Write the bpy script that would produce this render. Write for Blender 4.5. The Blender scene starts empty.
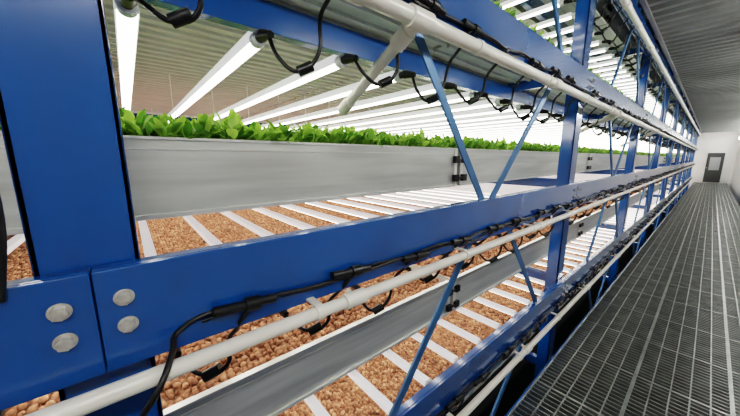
import bpy, math, random
import numpy as np
from mathutils import Vector, Matrix
random.seed(7); rng=np.random.default_rng(7)
H=1.65            # camera height above walkway (z=0)
P=3.15            # bay pitch
YE=30.0           # far end
T=0.93            # tier pitch
sc=bpy.context.scene
col=sc.collection

# ---------------- materials ----------------
def mat(name,c,rough=.5,metal=0,noise=0,nscale=20,bump=0,bscale=60,emit=None,estr=0,c2=None,coat=0,stretch=None):
    m=bpy.data.materials.new(name); m.use_nodes=True
    nt=m.node_tree; b=nt.nodes['Principled BSDF']
    b.inputs['Base Color'].default_value=(*c,1); b.inputs['Roughness'].default_value=rough
    b.inputs['Metallic'].default_value=metal
    if coat: b.inputs['Coat Weight'].default_value=coat; b.inputs['Coat Roughness'].default_value=.08
    if emit:
        b.inputs['Emission Color'].default_value=(*emit,1); b.inputs['Emission Strength'].default_value=estr
    if noise or bump:
        tc=nt.nodes.new('ShaderNodeTexCoord'); mp=nt.nodes.new('ShaderNodeMapping')
        nt.links.new(tc.outputs['Object'],mp.inputs[0])
        if stretch: mp.inputs['Scale'].default_value=stretch
        if noise:
            n=nt.nodes.new('ShaderNodeTexNoise'); n.inputs['Scale'].default_value=nscale; n.inputs['Detail'].default_value=5
            nt.links.new(mp.outputs[0],n.inputs['Vector'])
            r=nt.nodes.new('ShaderNodeValToRGB')
            r.color_ramp.elements[0].position=.3; r.color_ramp.elements[1].position=.7
            d=c2 if c2 else tuple(x*(1-noise) for x in c)
            r.color_ramp.elements[0].color=(*d,1); r.color_ramp.elements[1].color=(*c,1)
            nt.links.new(n.outputs['Fac'],r.inputs[0]); nt.links.new(r.outputs[0],b.inputs['Base Color'])
        if bump:
            n2=nt.nodes.new('ShaderNodeTexNoise'); n2.inputs['Scale'].default_value=bscale
            nt.links.new(mp.outputs[0],n2.inputs['Vector'])
            bp=nt.nodes.new('ShaderNodeBump'); bp.inputs['Strength'].default_value=bump; bp.inputs['Distance'].default_value=.005
            nt.links.new(n2.outputs['Fac'],bp.inputs['Height']); nt.links.new(bp.outputs[0],b.inputs['Normal'])
    return m
M_blue=mat('blue_paint',(.003,.078,.30),.20,0,noise=.2,nscale=3,coat=.8,bump=.03,bscale=25)
M_brace=mat('brace_paint',(.06,.17,.36),.35,.3,noise=.3,nscale=8)
M_galv=mat('galvanised_sheet',(.66,.67,.63),.38,.45,noise=.28,nscale=6,bump=.08,bscale=30,stretch=(1,.3,4))
M_rim=mat('tray_rim_metal',(.76,.76,.72),.35,.4,noise=.15,nscale=10)
M_under=mat('tray_underside',(.66,.66,.65),.5,.1,noise=.15,nscale=5)
M_alu=mat('fixture_endcap',(.90,.91,.91),.5,.0,noise=.04,nscale=10)
M_milk=mat('milky_polycarbonate',(.90,.91,.92),.35,.0,noise=.03,nscale=10,emit=(.98,.97,1.0),estr=.38)
M_glow=mat('led_diffuser',(.95,.95,.92),.4,0,emit=(1.0,.95,.85),estr=8.5)
M_pvc=mat('pvc_cream',(.86,.83,.75),.28,0,noise=.10,nscale=12,coat=.3)
M_blk=mat('black_rubber',(.006,.006,.007),.35,0)
M_bolt=mat('zinc_bolt',(.78,.76,.70),.28,.75,noise=.3,nscale=90)
M_grate=mat('grating_steel',(.40,.43,.41),.30,.65,noise=.35,nscale=9)
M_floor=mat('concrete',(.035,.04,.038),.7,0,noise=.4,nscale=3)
M_wall=mat('wall_panel',(.86,.87,.86),.6,0,noise=.05,nscale=2)
M_ceil=mat('steel_deck',(.19,.195,.19),.45,.3,noise=.25,nscale=3)
M_door=mat('door_paint',(.06,.065,.065),.5,0,noise=.1)
M_glass=mat('door_glass',(.40,.43,.44),.1,0)
M_addlight=mat('added_light_glow',(.9,.9,.9),.4,0,emit=(1,.98,.94),estr=54)  # glow of the battens added to light the aisle
# pebbles
def pebmat(name,attr):
    m=bpy.data.materials.new(name); m.use_nodes=True; nt=m.node_tree; b=nt.nodes['Principled BSDF']
    b.inputs['Roughness'].default_value=.9
    r=nt.nodes.new('ShaderNodeValToRGB'); e=r.color_ramp.elements
    e[0].position=0; e[0].color=(.12,.048,.026,1); e[1].position=1; e[1].color=(.58,.33,.19,1)
    x=e.new(.5); x.color=(.33,.150,.080,1)
    if attr:
        a=nt.nodes.new('ShaderNodeAttribute'); a.attribute_name='rnd'
        tc=nt.nodes.new('ShaderNodeTexCoord'); n=nt.nodes.new('ShaderNodeTexNoise'); n.inputs['Scale'].default_value=200; n.inputs['Detail'].default_value=3
        nt.links.new(tc.outputs['Object'],n.inputs['Vector'])
        ma=nt.nodes.new('ShaderNodeMath'); ma.operation='MULTIPLY_ADD'; ma.inputs[1].default_value=.5; ma.inputs[2].default_value=-.25
        nt.links.new(n.outputs['Fac'],ma.inputs[0])
        ad=nt.nodes.new('ShaderNodeMath'); ad.operation='ADD'
        nt.links.new(ma.outputs[0],ad.inputs[0]); nt.links.new(a.outputs['Fac'],ad.inputs[1]); nt.links.new(ad.outputs[0],r.inputs[0])
        bp=nt.nodes.new('ShaderNodeBump'); bp.inputs['Strength'].default_value=.4; bp.inputs['Distance'].default_value=.003
        nt.links.new(n.outputs['Fac'],bp.inputs['Height']); nt.links.new(bp.outputs[0],b.inputs['Normal'])
    else:
        tc=nt.nodes.new('ShaderNodeTexCoord'); v=nt.nodes.new('ShaderNodeTexVoronoi'); v.inputs['Scale'].default_value=38
        nt.links.new(tc.outputs['Object'],v.inputs['Vector'])
        s=nt.nodes.new('ShaderNodeSeparateColor'); nt.links.new(v.outputs['Color'],s.inputs[0])
        nt.links.new(s.outputs[0],r.inputs[0])
        bp=nt.nodes.new('ShaderNodeBump'); bp.invert=True; bp.inputs['Strength'].default_value=1; bp.inputs['Distance'].default_value=.012
        nt.links.new(v.outputs['Distance'],bp.inputs['Height']); nt.links.new(bp.outputs[0],b.inputs['Normal'])
    nt.links.new(r.outputs[0],b.inputs['Base Color'])
    return m
M_peb=pebmat('clay_pebble',True); M_pebflat=pebmat('clay_bed',False)
# leaves
M_leaf=bpy.data.materials.new('leaf'); M_leaf.use_nodes=True
nt=M_leaf.node_tree; b=nt.nodes['Principled BSDF']; b.inputs['Roughness'].default_value=.4
a=nt.nodes.new('ShaderNodeAttribute'); a.attribute_name='rnd'
r=nt.nodes.new('ShaderNodeValToRGB'); r.color_ramp.elements[0].color=(.06,.20,.02,1); r.color_ramp.elements[1].color=(.42,.66,.12,1)
nt.links.new(a.outputs['Fac'],r.inputs[0]); nt.links.new(r.outputs[0],b.inputs['Base Color'])
tr=nt.nodes.new('ShaderNodeBsdfTranslucent'); nt.links.new(r.outputs[0],tr.inputs[0])
mx=nt.nodes.new('ShaderNodeMixShader'); mx.inputs[0].default_value=.5
nt.links.new(b.outputs[0],mx.inputs[1]); nt.links.new(tr.outputs[0],mx.inputs[2])
nt.links.new(mx.outputs[0],nt.nodes['Material Output'].inputs[0])

# ---------------- helpers ----------------
def empty(name):
    o=bpy.data.objects.new(name,None); o.empty_display_size=.1; col.objects.link(o); return o
class MB:
    def __init__(s): s.v=[]; s.f=[]; s.mi=[]
    def box(s,x0,x1,y0,y1,z0,z1,mi=0):
        n=len(s.v)
        s.v+=[(x,y,z) for z in (z0,z1) for y in (y0,y1) for x in (x0,x1)]
        for q in ((0,2,3,1),(4,5,7,6),(0,1,5,4),(2,6,7,3),(0,4,6,2),(1,3,7,5)):
            s.f.append(tuple(n+i for i in q)); s.mi.append(mi)
    def obox(s,p,q,w,t,up,mi=0):
        p=Vector(p);q=Vector(q);d=(q-p).normalized();up=Vector(up).normalized();si=d.cross(up).normalized()
        n=len(s.v)
        for c in (p,q):
            for a,b in ((-1,-1),(1,-1),(1,1),(-1,1)):
                s.v.append(tuple(c+si*(w/2*a)+up*(t/2*b)))
        for f in ((0,1,2,3),(7,6,5,4),(0,4,5,1),(1,5,6,2),(2,6,7,3),(3,7,4,0)):
            s.f.append(tuple(n+i for i in f)); s.mi.append(mi)
    def cyl(s,p,q,r,seg=12,mi=0,r2=None,cap=True):
        p=Vector(p);q=Vector(q);d=(q-p).normalized()
        u=d.orthogonal().normalized(); w=d.cross(u); r2=r if r2 is None else r2
        n=len(s.v)
        for c,rr in ((p,r),(q,r2)):
            for i in range(seg):
                a=2*math.pi*i/seg; s.v.append(tuple(c+(u*math.cos(a)+w*math.sin(a))*rr))
        for i in range(seg):
            j=(i+1)%seg; s.f.append((n+i,n+j,n+seg+j,n+seg+i)); s.mi.append(mi)
        if cap:
            s.f.append(tuple(n+i for i in reversed(range(seg)))); s.mi.append(mi)
            s.f.append(tuple(n+seg+i for i in range(seg))); s.mi.append(mi)
    def obj(s,name,mats,parent=None,bevel=0,smooth=False):
        me=bpy.data.meshes.new(name); me.from_pydata(s.v,[],s.f); 
        for m in mats: me.materials.append(m)
        me.polygons.foreach_set('material_index',s.mi)
        if smooth: me.shade_smooth() if hasattr(me,'shade_smooth') else None
        me.update()
        o=bpy.data.objects.new(name,me); col.objects.link(o)
        if smooth:
            try: me.set_sharp_from_angle(angle=math.radians(40))
            except Exception: pass
        if bevel:
            bm=o.modifiers.new('bevel','BEVEL'); bm.width=bevel; bm.segments=2; bm.limit_method='ANGLE'
        if parent: o.parent=parent
        return o
def curve(name,spl,r,m,parent=None,res=3):
    cu=bpy.data.curves.new(name,'CURVE'); cu.dimensions='3D'; cu.bevel_depth=r; cu.bevel_resolution=res; cu.use_fill_caps=True; cu.resolution_u=6
    for pts in spl:
        s=cu.splines.new('BEZIER'); s.bezier_points.add(len(pts)-1)
        for bp,p in zip(s.bezier_points,pts):
            bp.co=p; bp.handle_left_type=bp.handle_right_type='AUTO'
    cu.materials.append(m)
    o=bpy.data.objects.new(name,cu); col.objects.link(o)
    if parent:o.parent=parent
    return o
def fastmesh(name,V,F,attr,m):
    me=bpy.data.meshes.new(name); k=F.shape[1]
    me.vertices.add(len(V)); me.vertices.foreach_set('co',V.astype(np.float32).ravel())
    me.loops.add(F.size); me.loops.foreach_set('vertex_index',F.astype(np.int32).ravel())
    me.polygons.add(len(F)); me.polygons.foreach_set('loop_start',np.arange(0,F.size,k,dtype=np.int32))
    try: me.polygons.foreach_set('loop_total',np.full(len(F),k,dtype=np.int32))
    except Exception: pass
    me.update(calc_edges=True)
    at=me.attributes.new('rnd','FLOAT','POINT'); at.data.foreach_set('value',attr.astype(np.float32))
    me.polygons.foreach_set('use_smooth',np.ones(len(F),dtype=bool))
    me.materials.append(m); return me

def Z(z): return H+z
X0=-1.10; XB=-6.0        # tray front / back
Y0=-1.6
NB=10

# ---------------- rack frame ----------------
rack=empty('steel_storage_rack')
fr=MB()
posts=[P*k for k in range(0,NB)]+[-P]
for y in posts:
    for x in (-.80,XB-.05):
        # C-section post: front web + flanges
        fr.box(x-.012,x,y-.16,y,-1.4,Z(2.75))
        fr.box(x-.10,x,y-.16,y-.148,-1.4,Z(2.75))
        fr.box(x-.10,x,y-.012,y,-1.4,Z(2.75))
        fr.box(x-.16,x+.06,y-.2,y+.04,-1.4,-1.385)
fr.obj('posts',[M_blue],rack,.003)
bm_=MB()
for k in range(-2,4):
    zt=Z(-.22+T*k); zb=zt-.22
    ys=[-P]+[P*i for i in range(0,NB)]
    for i in range(len(ys)-1):
        y0=ys[i]-.078; y1=ys[i+1]-.080
        bm_.box(-.762,-.75,y0,y1,zb,zt)
        bm_.box(-.798,-.762,y0,y1,zt-.012,zt)
        bm_.box(-.798,-.762,y0,y1,zb,zb+.012)
        bm_.box(XB-.15,XB-.08,y0,y1,zb+.08,zt)
    for y in ys:   # cross beams carrying trays
        bm_.box(XB-.08,-.81,y-.11,y-.05,Z(T*k-.275),Z(T*k-.19))
    if k>=1:
        bm_.box(-1.44,-1.38,Y0,YE-1.5,Z(T*k-.365),Z(T*k-.235))
bm_.obj('beams',[M_blue],rack,.003)
br=MB()
for k in range(-2,3):
    for i in range(-1,NB-1):
        yc=P*i-.08+P/2
        zt=Z(-.22+T*k); zu=zt+T-.22
        if k%2==0:
            a=[(yc-.66,zu+.03,yc-.02,zt-.04),(yc+.80,zu+.03,yc+.02,zt-.04)]
        else:
            a=[(yc-.75,zt-.04,yc-.12,zu+.03),(yc+.95,zt-.04,yc+.28,zu+.03)]
        for (ya,za,yb,zb) in a:
            br.obox((-.775,ya,za),(-.775,yb,zb),.045,.008,(1,0,0))
            br.obox((-.783,ya,za),(-.783,yb,zb),.008,.02,(1,0,0))
br.obj('braces',[M_brace],rack,.002)
bo=MB()
for k in range(-2,3):
    for y in posts:
        for dy in (-.127,-.035):
            for dz in (-.284,-.345):
                z=Z(dz+T*k); yy=y+dy
                bo.cyl((-.750,yy,z),(-.747,yy,z),.0175,24)
                bo.cyl((-.747,yy,z),(-.734,yy,z),.0135,6)
                bo.cyl((-.734,yy,z),(-.7325,yy,z),.009,16)
bo.obj('bolts',[M_bolt],rack,.001)

# ---------------- pebble tile ----------------
import bmesh
def ico(sub):
    b=bmesh.new(); bmesh.ops.create_icosphere(b,subdivisions=sub,radius=1)
    V=np.array([v.co[:] for v in b.verts]); F=np.array([[v.index for v in f.verts] for f in b.faces]); b.free(); return V,F
TY=1.05; TX=(X0-XB)/2-.01
def pebble_mesh():
    V,F=ico(2); sp=.0263
    ny=int(TY/sp); nx=int(TX/sp)
    gx,gy=np.meshgrid(np.arange(nx),np.arange(ny)); gx=gx.ravel().astype(float); gy=gy.ravel().astype(float)
    gx=(gx+.5*(gy%2)); N=len(gx)
    cx=gx*sp+rng.uniform(-.005,.005,N); cy=gy*sp+rng.uniform(-.005,.005,N); cz=rng.uniform(-.010,.012,N)
    R=rng.uniform(.0108,.0158,N)
    sq=rng.uniform(.88,1.1,(N,3))
    VV=V[None]*R[:,None,None]*sq[:,None,:]
    VV=VV*(1+.06*np.sin(V[None]*4+rng.uniform(0,6,(N,1,3))).sum(2,keepdims=True)/2)
    VV=VV+np.stack([cx,cy,cz],1)[:,None,:]
    FF=(F[None]+(np.arange(N)*len(V))[:,None,None]).reshape(-1,3)
    at=np.repeat(np.clip(rng.normal(.5,.22,N),0,1),len(V))
    return fastmesh('clay_pebbles',VV.reshape(-1,3),FF,at,M_peb)
PEB=pebble_mesh()
# ---------------- plant tile ----------------
def plant_mesh():
    Vs=[];Fs=[];A=[]; n=0
    nu=6
    sp=.036
    for iy in range(int(TY/sp)):
        for ix in range(int(2.2/sp)):
            px=-(ix+.5)*sp-.002+random.uniform(-.012,.012); py=(iy+.5)*sp+random.uniform(-.012,.012)
            if ix>8 and random.random()<.75: continue
            sh=random.choice((.75,.9,1,1.15,1.35))
            for l in range(random.randint(5,9)):
                az=random.uniform(0,2*math.pi); L=random.uniform(.062,.105)*sh; w=random.uniform(.0095,.015)*sh
                el=random.uniform(.85,1.5)
                dx,dy=math.cos(az),math.sin(az); c=random.random()
                x=px;y=py;z=0; e=el; curl=random.uniform(.02,.24)
                for i in range(nu+1):
                    t=i/nu
                    prof=.10 if t<.35 else math.sin(math.pi*min(1,(t-.30)/.74))**.7
                    ww=w*max(prof,.03)
                    lift=.3*ww
                    Vs+=[(x-dy*ww,y+dx*ww,z+lift),(x,y,z),(x+dy*ww,y-dx*ww,z+lift)]
                    A+=[c,c*.8,c]
                    if i<nu:
                        b0=n+i*3
                        Fs+=[(b0,b0+1,b0+4,b0+3),(b0+1,b0+2,b0+5,b0+4)]
                    st=L/nu; x+=dx*math.cos(e)*st; y+=dy*math.cos(e)*st; z+=math.sin(e)*st; e-=curl
                n+=(nu+1)*3
    return fastmesh('seedling_leaves',np.array(Vs),np.array(Fs),np.array(A),M_leaf)
PLA=plant_mesh()

# ---------------- trays ----------------
for k in range(-2,3):
    tr_=empty('hydroponic_grow_tray')
    zr=Z(.06+T*k); zb=Z(-.185+T*k)
    t=MB()
    segs=[1.7+P*i for i in range(-2,NB-1)]
    gap=(-1.52,-1.68) if k>=1 else None
    parts=[(X0,XB)] if not gap else [(X0,gap[0]),(gap[1],XB)]
    for i in range(len(segs)-1):
        y0=max(segs[i]+.02,Y0); y1=min(segs[i+1]-.02,YE-1.2)
        for (xa,xb) in parts:
            t.box(xa-.003,xa,y0,y1,zb,zr,0)                 # front sheet
            t.box(xa-.022,xa+.006,y0,y1,zr-.004,zr+.004,1)  # rolled rim
            t.box(xa,xa+.004,y0,y1,zr-.035,zr-.031,1)       # swage line
            t.box(xa,xa+.012,y0,y1,zb-.002,zb+.012,1)
            t.box(xb,xb+.003,y0,y1,zb,zr,0)
            t.box(xb,xa,y0,y1,zb-.003,zb,2)                 # bottom
            t.box(xb,xa,y0,y0+.003,zb,zr,0); t.box(xb,xa,y1-.003,y1,zb,zr,0)
            x=xa-.12
            while x>xb+.04:
                t.box(x-.025,x,y0,y1,zb-.022,zb-.003,2); x-=.11
        # end stiffeners & latch
        t.box(X0,X0+.008,y0,y0+.03,zb,zr,1); t.box(X0,X0+.008,y1-.03,y1,zb,zr,1)
        for zz in (zb+.055,zr-.07):
            t.box(X0+.008,X0+.03,y1-.05,y1-.005,zz-.022,zz+.022,3)
            t.box(X0+.008,X0+.03,y1+.045,y1+.09,zz-.022,zz+.022,3)
            t.cyl((X0+.022,y1-.01,zz),(X0+.022,y1+.05,zz),.007,8,3)
    t.obj('tray_body',[M_galv,M_rim,M_under,M_blk],tr_)
    for (xa,xb) in parts:
        p=MB(); p.box(xb+.006,xa-.006,Y0+.02,YE-1.25,zr-.10,zr-.045); p.obj('clay_bed',[M_pebflat],tr_)
    if k in(-1,-2):
        for i in range(-1,11 if k==-1 else 6):
            for xx in (XB+.012,XB+.012+TX):
                if k==-2 and xx<-4: continue
                o=bpy.data.objects.new('clay_pebbles',PEB); col.objects.link(o); o.parent=tr_
                o.location=(xx,i*TY,zr-.038)
    if k in (0,1):
        pl=empty('seedling_plants')
        for i in range(-1,26):
            o=bpy.data.objects.new('seedling_leaves',PLA); col.objects.link(o); o.parent=pl
            o.location=(X0-.004,i*TY,zr-.022)

# ---------------- led fixtures ----------------
FS=.33
fy=[.045+FS*i for i in range(-2,88)]
for k in range(-1,3):
    e=empty('led_tube_lights'); zl=Z(-.547+T*k)
    m=MB(); R=.022
    for y in fy:
        xa,xb=-1.03,-5.9
        n=len(m.v); seg=12
        for x in (xa,xb):
            for i in range(seg):
                a=2*math.pi*i/seg; m.v.append((x,y+R*math.cos(a),zl+R*math.sin(a)))
        for i in range(seg):
            j=(i+1)%seg
            m.f.append((n+i,n+j,n+seg+j,n+seg+i)); m.mi.append(0 if i>=6 else 2)
        m.cyl((xa,y,zl),(xa+.03,y,zl),R+.002,14,1)
        m.cyl((xb-.03,y,zl),(xb,y,zl),R+.002,14,1)
        m.box(xb,xa,y-.025,y+.025,zl+.004,zl+.024,2)
        m.box(xb,xa,y-.025,y-.022,zl-.010,zl+.004,2); m.box(xb,xa,y+.022,y+.025,zl-.010,zl+.004,2)
        for x in (-3.2,-5.5,):   # hanger clips to tray underside
            m.box(x-.008,x+.008,y-.003,y+.003,zl+.02,Z(-.20+T*k),1)
    m.obj('tubes',[M_glow,M_alu,M_milk],e,smooth=True)
    c=MB()
    for y in fy:
        c.cyl((-1.0,y,zl),(-.975,y,zl),.015,10); c.cyl((-.975,y,zl),(-.92,y+.004,zl-.012),.020,10,r2=.012)
    c.obj('plugs',[M_blk],e,smooth=True)

# ---------------- cables ----------------
for k in range(-1,3):
    e=empty('power_cable'); zl=Z(-.547+T*k); zc=Z(-.385+T*k)
    spl=[];con=MB()
    fyk=[y for y in fy if (k!=0 or y>0)]
    for y in fyk:
        j=random.uniform(-.045,.02); j2=random.uniform(-.02,.02); q=random.uniform(-.03,.03)
        spl.append([(-.935,y+.003,zl-.01),(-.90,y+.012+q*.3,zl-.045+j),(-.865,y+.05+q,zl-.085+j),(-.83,y+.10+q,zl-.05+j*.5),(-.815,y+.12,zl+.04),(-.775,y+.135,Z(-.455+T*k)),(-.742,y+.14+j2,zc-.03),(-.737,y+.17,zc)])
        con.cyl((-.862,y+.045+q,zl-.087+j),(-.843,y+.085+q,zl-.066+j),.016,10)
        if random.random()<.9:
            d=random.uniform(-.012,.012); q=random.uniform(-.05,.05)
            con.cyl((-.731,y+.09+q,zc+d+.006),(-.731,y+.165+q,zc+d),.013,10)
            con.cyl((-.731,y+.165+q,zc+d),(-.731,y+.20+q,zc+d-.002),.019,10)
            con.cyl((-.731,y+.20+q,zc+d),(-.731,y+.245+q,zc+d-.006),.012,10)
    curve('drop_leads',spl,.0065,M_blk,e,2)
    tr1=[]; tr2=[]
    y=fyk[0]
    if k==0: tr1+=[(-.66,-.03,zc-.115),(-.655,.0,zc-.07),(-.70,.03,zc-.03)]
    while y<YE-2:
        tr1.append((-.737,y,zc+random.uniform(-.014,.012))); tr2.append((-.742,y+.05,zc-.010+random.uniform(-.026,.018))); y+=.165
    curve('trunk_cable',[tr1],.0065,M_blk,e,2)
    curve('trunk_cable_thin',[tr2],.004,M_blk,e,2)
    con.obj('connectors',[M_blk],e,smooth=True)
vc=empty('riser_cable')
curve('riser',[[(-.73,-.24,Z(2.2)),(-.74,-.225,Z(1.0)),(-.74,-.195,Z(.3)),(-.742,-.176,Z(.05)),(-.745,-.172,Z(-.1)),(-.745,-.19,Z(-.24))],[(-.75,-.25,Z(2.2)),(-.75,-.235,Z(.8)),(-.745,-.205,Z(.2)),(-.75,-.182,Z(0)),(-.75,-.20,Z(-.24))]],.007,M_blk,vc)

# ---------------- pipes ----------------
for k in range(-1,3):
    e=empty('water_pipe'); m=MB(); r=.026 if k>=1 else .019
    z=Z(-.452+T*k) if k<1 else Z(-.475+T*k); x=-.695
    m.cyl((x,-2.2,z),(x,YE-2,z),r,20)
    y=.52
    while y<YE-3:
        m.cyl((x,y-.04,z),(x,y+.04,z),r+.006,20)
        m.cyl((x,y,z),(x-.04,y,z+.012),.010,10)
        y+=P/2
    m.obj('pipe',[M_pvc],e,smooth=True)
    b_=MB(); y=-.4
    while y<YE-3:    # saddle clips to beam
        b_.box(-.752,x,y-.012,y+.012,z+r,z+r+.006); b_.cyl((x,y-.012,z),(x,y+.012,z),r+.004,20); y+=P/4
    b_.obj('clips',[M_pvc],e,smooth=True)
e=empty('drain_pipe')
for yy in (.80,.80+P*1,.80+2*P):
    m=MB(); z1=Z(-.475+T)
    m.cyl((-.695,yy-.05,z1),(-.695,yy+.05,z1),.034,20)
    m.cyl((-.695,yy,z1),(-.76,yy,z1-.03),.026,20)
    m.cyl((-.74,yy,z1-.02),(-.80,yy,z1-.05),.031,20)
    m.cyl((-.76,yy,z1-.03),(-1.13,yy-.0,z1-.225),.022,20)
    m.cyl((-1.09,yy,z1-.204),(-1.15,yy,z1-.236),.027,20)
    m.obj('drain_run',[M_pvc],e,smooth=True)

# ---------------- walkway ----------------
wk=empty('grating_walkway')
g=MB(); xa,xb=-.635,.775
y=-2.0;i=0
while y<YE-.1:
    g.box(xa,xb,y-.004,y+.004,-.03,0); y+=.045
x=xa
while x<xb+.001:
    g.box(x-.004,x+.004,-2,YE-.1,-.02,.001); x+=.094
y=-1.6
while y<YE-.1:
    g.box(xa,xb,y-.010,y+.010,-.032,.003); y+=.63
for x in (-.165,.305):
    g.box(x-.010,x+.010,-2,YE-.1,-.032,.003)
g.obj('bars',[M_grate],wk)
s=MB()
s.box(xa-.012,xa-.002,-2,YE-.1,-.10,.015); s.box(xa-.012,xa+.05,-2,YE-.1,-.10,-.092)
s.box(xb+.002,xb+.012,-2,YE-.1,-.10,.06)
y=-1.6
while y<YE-.1: s.box(xa,xb,y-.03,y+.03,-.14,-.04); y+=3.15
s.obj('edge_angles',[M_blue],wk,.002)

# ---------------- room ----------------
def slab(name,x0,x1,y0,y1,z0,z1,m):
    b_=MB(); b_.box(x0,x1,y0,y1,z0,z1); return b_.obj(name,[m])
XL=-7.2
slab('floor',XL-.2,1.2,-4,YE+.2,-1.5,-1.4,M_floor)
slab('wall_left',XL-.2,XL,-4,YE+.2,-1.4,Z(2.95),M_wall)
slab('wall_right',.95,1.15,-4,YE+.2,-1.4,Z(2.95),M_wall)
slab('wall_back',XL-.2,1.2,-4.2,-4,-1.4,Z(2.95),M_wall)
slab('wall_end',XL-.2,1.2,YE,YE+.2,-1.4,Z(2.95),M_wall)
slab('ceiling',XL-.2,1.2,-4.2,YE+.2,Z(2.95),Z(3.05),M_wall)
# corrugated deck above the aisle
d=MB(); pts=[]; y=-4.0; zc=Z(1.66)
while y<YE-.3:
    pts+=[(y,zc),(y+.08,zc),(y+.105,zc+.06),(y+.195,zc+.06)]; y+=.22
for (yy,zz) in pts: d.v+=[(-.72,yy,zz),(.945,yy,zz)]
for i in range(len(pts)-1):
    d.f.append((2*i,2*i+1,2*i+3,2*i+2)); d.mi.append(0)
dk=empty('ceiling_deck')
d.obj('deck_sheet',[M_ceil],dk)
j=MB()
for x in (-.70,.92): j.box(x-.02,x+.02,-4,YE-.05,zc-.03,zc)
j.obj('deck_joists',[M_ceil],dk)
# door
dr=empty('door_1'); m=MB()
m.box(-.34,.56,YE-.05,YE-.002,.02,2.05,0); m.box(-.26,.48,YE-.07,YE-.05,.04,1.98,1); m.box(-.12,.34,YE-.08,YE-.07,.85,1.70,2)
m.cyl((-.20,YE-.07,1.0),(-.20,YE-.09,1.0),.02,10,0)
m.obj('door_leaf',[M_wall,M_door,M_glass],dr)

# made-up glowing battens on right wall, added to brighten aisle and beams
y=-3.0
while y<29.3:
    l=empty('added_aisle_light'); m=MB()
    m.box(.90,.949,y-.62,y+.62,Z(1.16),Z(1.24),1); m.box(.875,.90,y-.6,y+.6,Z(1.165),Z(1.235),0)
    m.obj('added_light_body',[M_addlight,M_alu],l,.004)
    y+=2.6 if y<20 else 1.4

# world
w=bpy.data.worlds.new('World'); sc.world=w; w.use_nodes=True
w.node_tree.nodes['Background'].inputs[0].default_value=(.5,.6,.7,1); w.node_tree.nodes['Background'].inputs[1].default_value=.3
# camera
cd=bpy.data.cameras.new('Camera'); cam=bpy.data.objects.new('Camera',cd); col.objects.link(cam)
cd.sensor_width=36; cd.lens=285/740*36; cd.clip_start=.02
cam.location=(0,0,H); cam.rotation_euler=(math.radians(90-9.95),0,math.radians(49.86))
sc.camera=cam
sc.view_settings.view_transform='Filmic'
try: sc.view_settings.look='High Contrast'
except Exception as ex: print(ex)
sc.view_settings.exposure=.5
